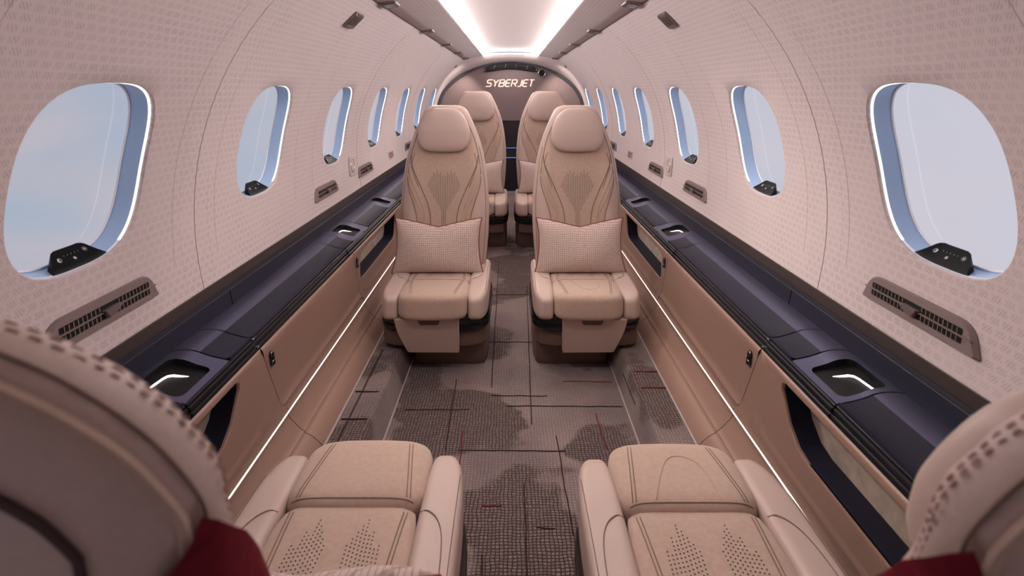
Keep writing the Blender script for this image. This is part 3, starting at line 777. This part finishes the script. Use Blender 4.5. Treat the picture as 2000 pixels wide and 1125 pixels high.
    for y, z in ((1.188, .378), (1.845, .378)):
        mb = MB(); xx = .5555
        f = lambda u_, v_, d: (xx-d, y+u_+(-v_)*.30, z+v_)
        ov = [(.0085*math.cos(t), .0125+.0085*math.sin(t)) for t in [PI*i/8 for i in range(9)]]+[(.0085*math.cos(t), -.0125+.0085*math.sin(t)) for t in [PI+PI*i/8 for i in range(9)]]
        mb.prism(ov, f, -.002, .004, .0015); lt = shs(mb).build('latch', 'black_gloss', cs)
        for v_ in (.0115, -.0115):
            mb = MB(); mb.prism([(.0058*math.cos(2*PI*i/14), v_+.0058*math.sin(2*PI*i/14)) for i in range(14)], f, .003, .0062, .001); shs(mb).build('button', 'black_matte', lt)
            mb = MB(); mb.tube([f(.0063*math.cos(2*PI*i/16), v_+.0063*math.sin(2*PI*i/16), .0043) for i in range(16)], .0008, 5, closed=True); shs(mb).build('button_ring', 'dark_chrome', lt)

# ------------------------------------------------------------------ fittings on the liner
def vent(side, y, ln, label, fins=True):
    a = R*math.asin(.157)
    F = wframe(side, y, a); org = Vector(F(0, 0, 0))
    v = empty('air_vent', org); tag(v, label, 'vent', 'air vents below the windows')
    G = lambda u_, v_, d: tuple(Vector(F(u_, v_, d))-org)
    hl = ln/2
    pts = []
    for (u_, v_, r) in ((hl, .024, .004), (-hl, .024, .004), (-hl+.018, -.026, .02), (hl-.018, -.026, .02)): pts.append((Vector((u_, v_)), r))
    poly = []
    for i, (p, r) in enumerate(pts):
        q, s_ = pts[i-1][0], pts[(i+1) % 4][0]
        a_ = p+(q-p).normalized()*r*1.3; b_ = p+(s_-p).normalized()*r*1.3
        for k in range(6):
            t = k/5; z_ = a_*(1-t)**2+p*2*t*(1-t)+b_*t*t; poly.append((z_.x, z_.y))
    m = MB(); m.prism(poly, G, -.003, .0085, .006); fr = m.build('vent_frame', 'vent_brown', v)
    for s_ in (-1, 1):
        m = MB(); L0 = hl-.03; sl = rrect(L0, .0052, .002, 2, 0, s_*.0068)
        m.prism(sl, G, .007, .0092, .0004); m.build('slot', 'black_matte', v)
    m = MB(); m.prism(rrect(hl-.012, .0011, .001, 2), G, .008, .0115, .0004); m.build('blade', 'vent_brown', v)
    m = MB(); m.prism([(-.018, -.004), (.016, -.005), (.022, .001), (.006, .011), (-.010, .011)], G, .008, .017, .002); m.build('slider', 'housing', v)
    if fins:
        m = MB(); nf = 22
        for s_ in (-1, 1):
            for k in range(nf):
                u_ = (-1+2*(k+.5)/nf)*(hl-.034)
                if abs(u_) < .02: continue
                m.add([G(u_-.0007, s_*.0068-.0046, .0105), G(u_+.0007, s_*.0068-.0046, .0105), G(u_+.0007, s_*.0068+.0046, .0105), G(u_-.0007, s_*.0068+.0046, .0105)], [(0, 1, 2, 3)])
        o = m.build('fins', 'chrome', v, smooth=False); o['kind'] = 'stuff'
NAMES = ['below the nearest window', 'below the third window, before the switch plate', 'beside the round switch plate', 'beside a facing chair headrest']
for side, sn in ((-1, 'left'), (1, 'right')):
    for (y, ln), nm in zip(((.915, .262), (2.01, .25), (2.55, .25), (3.62, .25)), NAMES):
        vent(side, y, ln, 'brown air vent on the %s wall %s' % (sn, nm))
    F = wframe(side, 2.36, R*.095); org = Vector(F(0, 0, 0)); G = lambda u_, v_, d: tuple(Vector(F(u_, v_, d))-org)
    pl = empty('switch_plate', org); tag(pl, 'pale switch plate with a round button on the %s wall' % sn, 'switch')
    m = MB(); m.prism(rrect(.048, .044, .008), G, -.002, .007, .002); m.build('plate', 'plate', pl)
    m = MB(); m.tube([G(-.012+.024*math.cos(2*PI*i/24), .030*math.sin(2*PI*i/24), .0075) for i in range(24)], .0014, 6, closed=True); m.build('button_ring', 'chrome', pl)
    m = MB(); m.prism([(-.012+.021*math.cos(2*PI*i/20), .027*math.sin(2*PI*i/20)) for i in range(20)], G, .005, .009, .002); m.build('button', 'plate', pl)
    F = wframe(side, 3.10, R*.155); org = Vector(F(0, 0, 0)); G = lambda u_, v_, d: tuple(Vector(F(u_, v_, d))-org)
    ex = empty('exit_placard', org); tag(ex, 'small EXIT placard with red letters on the %s wall' % sn, 'sign')
    m = MB(); m.prism(rrect(.062, .024, .004), G, -.002, .003, .001); m.build('plate', 'plate', ex)
    for i, ch in enumerate('EXIT'):
        mb = MB(); letter(mb, ch, -.05+i*.027, -.015, .018, .03, 0, lambda a_, b_, d: G(-a_*side, -b_, .0035), .0026); mb.build('letter', 'sign_red', ex, smooth=False)

def reading_light(side, F, label, hu=.042, hv=.030, lamp=None):
    org = Vector(F(0, 0, 0)); G = lambda u_, v_, d: tuple(Vector(F(u_, v_, d))-org)
    r = empty('reading_light', org); tag(r, label, 'light', 'reading lights along the ceiling')
    m = MB(); m.prism(rrect(hu, hv, .006, 4), G, -.003, .008, .003); m.build('bezel', 'housing', r)
    m = MB(); m.tube([G(u_, v_, .0085) for u_, v_ in rrect(hu*.84, hv*.8, .004, 4)], .0012, 5, closed=True); m.build('chrome_rim', 'dark_chrome', r)
    for s_ in (-1, 1):
        m = MB(); m.prism(rrect(hu*.33, hv*.6, .003, 3, s_*hu*.38, 0), G, .006, .0095, .001); m.build('lens', 'lens', r)
    if lamp:
        ld = bpy.data.lights.new('lamp', 'SPOT'); ld.energy = lamp[0]; ld.spot_size = math.radians(lamp[2]); ld.spot_blend = .8; ld.color = (1, .88, .80); ld.shadow_soft_size = .02
        lo = bpy.data.objects.new('lamp', ld); COL.objects.link(lo); lo.parent = r
        p = Vector(G(0, 0, .02)); lo.location = p
        lo.rotation_euler = (Vector(lamp[1])-org-p).to_track_quat('-Z', 'Y').to_euler()
def strip_frame(side, y):
    x0 = .426; sl = .172; n = math.hypot(1, sl)
    o = Vector((side*x0, y, ZO+(XO-x0)*sl)); ev = Vector((side/n, 0, -sl/n)); en = Vector((-side*sl/n, 0, -1/n))
    return lambda u_, v_, d: tuple(o+Vector((0, u_, 0))+ev*v_+en*d)
ORD = ['nearest', 'first in view', 'second', 'third', 'fourth', 'fifth']
for side, sn in ((-1, 'left'), (1, 'right')):
    tgt = {1.80: (.40, 1.25, .3), 2.63: (.25, 2.05, .4), 3.42: (side*.27, 2.7, .3), 4.16: (side*.25, 3.5, .5), 4.90: (side*.55, 5.05, .6)}
    tgt[.98] = (side*.27, 1.80, .15)  # unseen pair added beyond the visible row to brighten the seat fronts
    for i, y in enumerate((.98, 1.80, 2.63, 3.42, 4.16, 4.90)):
        reading_light(side, strip_frame(side, y), 'small dark reading light, %s along the %s ceiling strip' % (ORD[i], sn), lamp=(SPOT_W*(1.1 if y == .98 else 2.0 if y == 4.90 else 1.3 if side < 0 else .55), tgt[y], 95))
    reading_light(side, wframe(side, 1.71, -R*math.asin(.698)), 'dark reading light on the upper %s wall, outside the ceiling strip' % sn,   .044, .032, lamp=(SPOT_W*(.8 if side < 0 else .4), (.4, 1.0, .3), 80))
    reading_light(side, wframe(side, 4.93, -R*math.asin(.69)), 'tiny dark light high on the %s wall next to the bulkhead arch' % sn, .024, .014)

# ------------------------------------------------------------------ cabin chairs
W_FAR = [(.20, .150), (.26, .160), (.35, .172), (.5, .180), (.6, .176), (.7, .164), (.745, .155), (.80, .139), (.867, .112), (.905, .094), (.922, .083), (.932, .068), (.937, .050)]
W_NEAR = [(.20, .150), (.35, .150), (.5, .149), (.6, .148), (.7, .145), (.78, .142), (.81, .144), (.835, .146), (.865, .136), (.885, .123), (.905, .102), (.920, .078), (.930, .050), (.9355, .026), (.937, .012)]
W_OLD = [(.20, .150), (.35, .165), (.5, .168), (.6, .162), (.7, .156), (.76, .152), (.80, .148), (.84, .139), (.875, .124), (.90, .106), (.920, .082), (.932, .055), (.937, .03)]
T_TAB = [(.20, .048), (.5, .046), (.8, .040), (.89, .034), (.92, .026), (.932, .016), (.937, .008)]
T_NEAR = [(.20, .045), (.7, .036), (.85, .029), (.90, .022), (.925, .014), (.935, .008), (.937, .004)]
PB = 3.0
def chair(x, y0, side, face, label, sc=(1, 1, 1), recline=0.0, back_y=.345, near=False, head=1.0, cush_len=.42, kl=1.0, bdx=0.0, bdz=0.0):
    """facing -y locally (face=+1); outboard is local -x.  Local front edge y=0."""
    root = empty('cabin_chair', (x, y0, 0))
    tag(root, label, 'chair', 'cabin chairs')
    sx_ = -side; sy_ = face; flip = sx_*sy_ < 0
    def fin(mb): return mb.xf(lambda a, b, d: (sx_*a*sc[0], sy_*b*sc[1], d*sc[2]))
    def put(mb, name, mt, parent=root, **k): return fin(mb).build(name, mt, parent, **k)
    # --- pedestal
    m = MB(); m.sbox((.047, .27, .075), (.138, .155, .085), 9, 10, lambda a, b, d: (a, b+(.04*(1-d) if b < 0 else 0), d)); put(m, 'pedestal', 'base_brown')
    m = MB(); m.sbox((-.004, .245, .130), (.187, .185, .036), 8, 10); put(m, 'seat_pan', 'base_brown')
    m = MB(); m.sbox((0, .235, .188), (.1945, .195, .040), 6, 12); put(m, 'trim_band', 'black_gloss')
    m = MB(); m.sbox((0, .233, .184), (.1955, .197, .007), 6, 12); put(m, 'trim_line', 'black_matte')
    # --- leg rest at the front
    poly = [(.090, .214), (.090, .190), (.088, .10), (.086, .079), (-.086, .079), (-.094, .082), (-.104, .105), (-.118, .14), (-.127, .17), (-.132, .20), (-.133, .214)]
    m = MB(); m.prism(poly, lambda a, b, d: (a, .030-d+(.214-b)*.30, b), -.02, .012, .004); lr = put(m, 'leg_rest', 'leather')
    m = MB(); m.prism([(-.052, .213), (.026, .213), (.020, .196), (.014, .193), (-.040, .193), (-.046, .196)], lambda a, b, d: (a, .030-d+(.214-b)*.30, b), .008, .0145, .001); put(m, 'pull_handle', 'base_brown', lr)
    # --- cushion
    PX, BX = .119, .188
    n_b = 6
    for s in (-1, 1):
        m = MB(); cx = s*(PX-.004+BX)/2; hx = (BX-PX+.004)/2
        def df(a, b, d, s=s):
            yy = b
            if b < 0: yy = b+(.22 if a*s > 0 else .0)*(a*s)**2*(-b)       # outer front corner drawn back
            return (a+s*.10*(1 if b > 0 else 1+.2*b)*0, yy, d+(-.04 if b < 0 else 0)*(-b))
        m.sbox((cx, (cush_len+.012)/2, .253), (hx, (cush_len-.012)/2, .048), n_b, 14, df); bo_ = put(m, 'side_bolster', 'leather')
        # seam line on the bolster
        m = MB(); y_s = .17; pts = []
        pr = [(-.9, .165), (-.55, .168), (-.1, .182), (.22, .21), (.38, .26), (.42, .34), (.42, .40)]
        for q, yy in pr:
            a = q; b = (yy-(cush_len+.012)/2)/((cush_len-.012)/2)
            zt = .253+.048*max(0, 1-abs(a)**n_b-abs(b)**n_b)**(1/n_b)
            pts.append((cx+s*a*hx, yy, zt+.0002))
        m.tube(bez(pts, 5), .0008, 5); put(m, 'seam', 'seam', bo_)
        m = MB(); pts = []
        for yy in [.05+.33*i/20 for i in range(21)]:
            a = .72; b = (yy-(cush_len+.012)/2)/((cush_len-.012)/2)
            zt = .253+.048*max(0, 1-abs(a)**n_b-abs(b)**n_b)**(1/n_b)
            pts.append((cx+s*a*hx, yy+(.22*a*a*(-b)*(cush_len-.012)/2 if b < 0 else 0), zt+.0002-(.04*.048*(-b) if b < 0 else 0)))
        m.tube(pts, .0007, 5); put(m, 'seam', 'seam', bo_)
    yc_m, hy_m, zc_m, hz_m, n_m = (.150+cush_len)/2, (cush_len-.150)/2+.012, .246, .053, 9
    m = MB(); m.sbox((0, yc_m, zc_m), (PX, hy_m, hz_m), n_m, 14); mp_ = put(m, 'seat_pad', 'suede')
    yc_f, hy_f, zc_f, hz_f, n_f = .078, .080, .2605, .0475, 5.6
    def dff(a, b, d): return (a, b+(.10*(1-a*a)*b if b < 0 else 0), d)
    m = MB(); m.sbox((0, yc_f, zc_f), (PX+.0015, hy_f, hz_f), n_f, 16, dff); fp_ = put(m, 'front_pad', 'suede')
    ztop_m = lambda a, b: zc_m+hz_m*max(0, 1-abs(a/PX)**n_m-abs((b-yc_m)/hy_m)**n_m)**(1/n_m)
    ztop_f = lambda a, b: zc_f+hz_f*max(0, 1-abs(a/(PX+.0015))**n_f-abs((b-yc_f)/hy_f)**n_f)**(1/n_f)
    # roll seam at the back of the front pad
    m = MB(); pts = [(a, .1505, 0) for a in [(-1+2*i/24)*.104 for i in range(25)]]
    m.tube([(a, .146, ztop_f(a, .146)+.0002) for a, _, _ in pts], .0009, 5); put(m, 'seam', 'seam', fp_)
    # stitched lines on both pads
    for s in (-1, 1):
        for dxx in (0, .006):
            m = MB(); P_ = []
            for i in range(22):
                b = .012+.13*i/21; a = s*(.072+.020*(i/21)**1.0+dxx); 
                P_.append((a, b-(.10*(1-(a/PX)**2)*(-(b-yc_f)/hy_f)*hy_f*-1 if False else 0), ztop_f(a, b)+.0003))
            m.tube(P_, .0009, 5); put(m, 'stitch_line', 'thread', fp_)
            m = MB(); P_ = []
            for i in range(26):
                b = .166+(cush_len-.19)*i/25; a = s*(.094-.016*math.sin(PI*.5*i/25)+dxx-.002); P_.append((a, b, ztop_m(a, b)+.0003))
            m.tube(P_, .0009, 5); put(m, 'stitch_line', 'thread', mp_)
    # embossed arch on the front pad
    if side > 0:
        m = MB(); P_ = [(-.052, .141), (-.050, .10), (-.040, .06), (-.015, .043), (.012, .05), (.034, .085), (.058, .141)]
        P_ = [(sx_*-1*a, b) for a, b in P_]
        m.tube([(p.x, p.y, ztop_f(p.x, p.y)+.0001) for p in bez([(a, b, 0) for a, b in P_], 6)], .0012, 5); put(m, 'piping_arch', 'suede', fp_)
    # punched holes: two flame shapes on the seat pad
    m = MB()
    for s in (-1, 1):
        for i in range(-4, 5):
            top = .185+abs(i)*.012+(.018 if i*s > 0 and abs(i) % 2 else 0); 
            xx = s*.040+i*.0062+0
            k = 0; yy = top
            while yy < min(.30, top+.12):
                xo = xx+s*(yy-.19)*.10*-1*-1*.6
                rr_ = .00135; ctr = (xo, yy, ztop_m(xo, yy)+.0006)
                m.add([(xo+rr_*math.cos(2*PI*q/6), yy+rr_*math.sin(2*PI*q/6), ctr[2]) for q in range(6)], [tuple(range(6))]); yy += .0072
    o = put(m, 'punched_holes', 'dark_gap', mp_, smooth=False, merge=False); o['kind'] = 'stuff'
    # --- backrest
    TB = W_NEAR if near else W_FAR
    wz = lambda z: smooth_table(TB, z)
    tz = lambda z: smooth_table(T_NEAR if near else T_TAB, z)
    ym = lambda z: back_y+.05*(z-.25)/.7
    ca, sa = math.cos(recline), math.sin(recline)
    def RC(p):
        a, b, d = p; b -= back_y; d -= .25
        d *= kl; a += bdx; return (a, back_y+b*ca+d*sa, .25+bdz-b*sa+d*ca)
    def bolst(u_, z): return .013*math.exp(-((abs(u_)-.74)/.17)**2)*max(0, min(1, (.80-z)/.15))
    def sec(z, t, off=0):
        cu, su = math.cos(t), math.sin(t)
        u_ = math.copysign(abs(cu)**(2/PB), cu); h = math.copysign(abs(su)**(2/PB), su)
        yy = ym(z)-(tz(z)+off)*h-(bolst(u_, z) if su > 0 else 0)
        return ((wz(z)+off)*u_, yy, z)
    def S(u_, z, off=0):
        h = max(0, 1-abs(u_)**PB)**(1/PB)
        return ((wz(z))*u_, ym(z)-tz(z)*h-bolst(u_, z)-off, z)
    zs = [.20, .24, .30, .36, .42, .48, .54, .60, .66, .70, .74, .78, .81, .84, .87, .89, .905, .917, .925, .931, .935, .937]
    TT = [2*PI*i/56 for i in range(56)]
    m = MB(); m.loft([[RC(sec(z, t)) for t in TT] for z in zs]); bk_ = put(m, 'backrest', 'leather_dim' if near else 'leather')
    # suede panel between leather wings
    upt = [(.24, .50), (.40, .56), (.50, .61), (.555, .70), (.60, .80), (.64, .86), (.75, .87), (.85, .84), (.925, .70)]
    up = lambda z: smooth_table(upt, z)
    zz = [.25+.67*i/34 for i in range(35)]; us = [-1+2*i/28 for i in range(29)]
    m = MB(); m.grid([[RC(S(q*up(z), z, .0032 if abs(q) < .98 else -.001)) for q in us] for z in zz]); pnl = put(m, 'back_panel', 'suede', recalc=False, flip=(not flip))
    if not near:
        for s in (-1, 1):
            for path, rad, mt in (
                ([(.86, .735), (.80, .70), (.66, .655), (.50, .60), (.36, .545), (.30, .50), (.28, .44), (.27, .36)], .0016, 'seam'),
                ([(.88, .70), (.80, .665), (.68, .615), (.56, .57), (.46, .53), (.42, .49), (.44, .44), (.44, .38)], .0024, 'suede'),
                ([(.90, .67), (.82, .64), (.72, .60), (.62, .56), (.52, .525), (.48, .505), (.56, .465), (.66, .42), (.72, .38)], .0024, 'suede'),
                ([(.78, .745), (.80, .70), (.72, .665), (.58, .61)], .0012, 'seam')):
                p = bez([(a*s, z, 0) for a, z in path], 6)
                m = MB(); m.tube([RC(S(q.x, q.y, .0034 if abs(q.x) < up(q.y)*.97 else .0004)) for q in p], rad, 6); put(m, 'contour_line', mt, pnl)
            m = MB(); m.tube([RC(S(s*up(z)*1.0, z, .0008)) for z in [.28+.62*i/30 for i in range(31)]], .0013, 6); put(m, 'seam', 'seam', bk_)
            m = MB(); m.tube([RC(S(s*.93, z, .0002)) for z in [.24+.53*i/30 for i in range(31)]], .0009, 5); put(m, 'seam', 'seam', bk_)
        # perforations: spade-shaped field and a centre strip
        m = MB()
        def hole(a, z):
            u_ = a/wz(z); q = [(a+.0014*math.cos(2*PI*k/5), z+.0021*math.sin(2*PI*k/5)) for k in range(5)]
            m.add([RC(S(p_[0]/wz(z), p_[1], .0039)) for p_ in q], [tuple(range(5))])
        for i in range(-9, 10):
            a = i*.0070
            hi = .655+.020*(1-abs(abs(i)-4)/5)-(.012 if i % 2 else 0)-(.02 if abs(i) > 7 else 0)
            lo = .500+abs(i)*.0115+(.006 if i % 2 else 0)
            if abs(i) < 2: lo = .36
            z = hi
            while z > lo:
                hole(a, z); z -= .0062
        o = put(m, 'punched_holes', 'dark_gap', pnl, smooth=False, merge=False); o['kind'] = 'stuff'
    # --- headrest
    hz0 = .840 if not near else .76
    def dh(a, b, d):
        k = 1-.30*max(0, d+.15)**1.5-.16*max(0, -d-.45)
        return (a*k, b*(1-.25*max(0, d))-(.12*(1-a*a)*(1-d*d) if b < 0 else 0), d)
    fy = ym(hz0)-tz(hz0)-.016
    m = MB(); m.sbox((0, fy, hz0), (.105*head, .030, .088*head), 4.4, 16, dh); m.xf(lambda a, b, d: RC((a, b, d))); hr_ = put(m, 'headrest', 'leather')
    m = MB(); P_ = []
    for i in range(41):
        t = PI*(-.08+1.16*i/40); ax, dz_ = math.cos(t), math.sin(t)
        k = (abs(ax)**4.4+abs(dz_)**4.4)**(-1/4.4); q = dh(ax*k, 0, dz_*k); P_.append(RC((q[0]*.105*head*1.002, fy+.004, hz0+q[2]*.088*head*1.002)))
    m.tube(P_, .0011, 5); put(m, 'seam', 'seam', hr_)
    if near:
        # stitched border on the back of the shell, an inner welt and a dark shell edge
        def rear(u_, z, off=.0):
            h = max(0, 1-abs(u_)**PB)**(1/PB); return RC((wz(z)*u_, ym(z)+tz(z)*h+off, z))
        def rim(dist, lo=.70):
            "curve at a fixed distance inside the outline, over the top"
            zt = .937; P_ = []
            for i in range(61):
                q = -1+2*i/60; th = PI/2*(1-q) ; P_.append(q)
            out_ = []
            L_ = [(wz(z), z) for z in [lo+(zt-lo)*(1-(1-i/60)**2.2) for i in range(61)]]
            L_ = L_+[(-a, b) for a, b in L_[::-1]]
            for i, (a, b) in enumerate(L_):
                p = L_[max(0, i-1)]; n2 = L_[min(len(L_)-1, i+1)]
                tx, tz_ = n2[0]-p[0], n2[1]-p[1]; l = math.hypot(tx, tz_) or 1
                out_.append((a-tz_/l*dist, b+tx/l*dist))
            return out_
        def onrear(a, b, off): b = min(b, .936); return rear(max(-.995, min(.995, a/wz(b))), b, off)
        def onfront(a, b, off): b = min(b, .936); return RC(S(max(-.995, min(.995, a/wz(b))), b, off))
        for dist, on_ in ((.0022, onfront), (.0004, onfront)):
            cv = rim(dist, .78); m = MB()
            pts = []
            for p, q in zip(cv, cv[1:]):
                nn = max(1, int(math.dist(p, q)/.001)); pts += [(lerp(p[0], q[0], k/nn), lerp(p[1], q[1], k/nn)) for k in range(nn)]
            step = 7
            for k in range(0, len(pts)-5, step):
                m.tube([on_(*pts[k], .0001), on_(*pts[k+2], .0003), on_(*pts[k+4], .0001)], .0005, 5)
            o = put(m, 'stitching', 'red_thread', bk_); o['kind'] = 'stuff'
        m = MB(); m.tube([onrear(a, b, .0) for a, b in rim(.0003, .78)], .0009, 5); put(m, 'seam', 'seam', bk_)
        m = MB(); m.tube([onrear(a, b, -.0002) for a, b in rim(.006, .79)], .0028, 6); put(m, 'welt', 'suede', bk_)
        m = MB(); cv = rim(.042, .55); m.tube([onrear(a, b, .001) for a, b in cv], .0022, 6); put(m, 'shell_edge', 'dark_piping', bk_)
        # burgundy side sleeves below the rounded top
        for s in (-1, 1):
            m = MB(); rows = []
            for iz in range(21):
                rw = []
                for i in range(17):
                    t = lerp(-.72, 1.2, i/16); z = lerp(.40, table([(-.72, .800), (-.2, .838), (.3, .757), (1.2, .68)], t), iz/20)
                    if s < 0: t = PI-t
                    a, b, d = sec(z, t, .006 if 0 < i < 16 else .0005)
                    rw.append(RC((a, b, d)))
                rows.append(rw)
            m.grid(rows); put(m, 'side_sleeve', 'burgundy', bk_).__setitem__('label', 'burgundy side sleeve')
    return root, RC

def pillow(x, y, z, tilt, sx_, label, face=1, hw=.172, hh=.104, piping='red_piping'):
    root = empty('lumbar_pillow', (x, y, z)); tag(root, label, 'pillow', 'lumbar pillows on the chairs')
    n = 22
    def pt(a, d, s):
        e = (1-a*a)**.5*(1-d*d)**.5
        X = hw*a*(1-.085*(1-d*d)+.02*d*-1)
        v = max(0, 1-abs(a))**1.15
        Zt = hh*(1-.34*v); Zb = -hh*(1-.05*(1-a*a))
        Z = lerp(Zb, Zt, (d+1)/2)
        Y = s*(.050*e**.8)+.004*math.sin(3*a+2*d)*e
        return (X, Y, Z)
    def tr(p):
        a, b, d = p; ct, st = math.cos(tilt), math.sin(tilt)
        return (sx_*a, face*(b*ct+d*st), d*ct-b*st)
    m = MB(); q = [math.sin((-1+2*i/n)*PI/2) for i in range(n+1)]
    for s in (-1, 1): m.grid([[tr(pt(a, d, s)) for a in q] for d in q])
    m.build('pillow_cover', 'pillow_cloth', root, sharp=80)
    per = [(a, -1) for a in q]+[(1, d) for d in q[1:]]+[(a, 1) for a in q[::-1][1:]]+[(-1, d) for d in q[::-1][1:-1]]
    m = MB(); m.tube([tr(pt(a, d, 0)) for a, d in per], .0028, 6, closed=True); m.build('piping', piping, root)
    return root

chair(-.268, 1.735, -1, 1, 'cream leather chair facing the viewer on the left of the aisle, in front')
chair(.268, 1.735, 1, 1, 'cream leather chair facing the viewer on the right of the aisle, in front')
chair(-.238, 3.12, -1, 1, 'cream leather chair half hidden behind the left facing chair', sc=(1.15, 1.1, 1.06), head=1.06)
chair(.245, 3.12, 1, 1, 'cream leather chair half hidden behind the right facing chair', sc=(1.15, 1.1, 1.06), head=1.06)
chair(-.270, 1.02, -1, -1, 'nearest left chair seen from behind, reclined, with a burgundy side', recline=.30, back_y=.565, near=True, cush_len=.60, kl=1.04, head=.86, bdx=-.013)
chair(.305, 1.01, 1, -1, 'nearest right chair seen from behind, reclined, with a burgundy side', recline=.30, back_y=.565, near=True, cush_len=.60, kl=1.04, head=.86, bdx=-.036, bdz=-.006)
pillow(-.282, 1.985, .398, .14, 1, 'woven pillow with red piping on the front left facing chair')
pillow(.268, 1.985, .398, .14, -1, 'woven pillow with red piping on the front right facing chair')
pillow(-.235, 3.40, .425, .14, 1, 'woven pillow with dark piping on the rear left chair', hw=.19, hh=.108, piping='dark_piping')
pillow(.240, 3.40, .425, .14, -1, 'woven pillow with dark piping on the rear right chair', hw=.19, hh=.108, piping='dark_piping')
pillow(-.225, .525, .43, .3, 1, 'woven pillow at the bottom edge on the nearest left chair', face=-1, hw=.16)
pillow(.305, .51, .42, .3, -1, 'woven pillow at the bottom edge on the nearest right chair', face=-1, hw=.16)
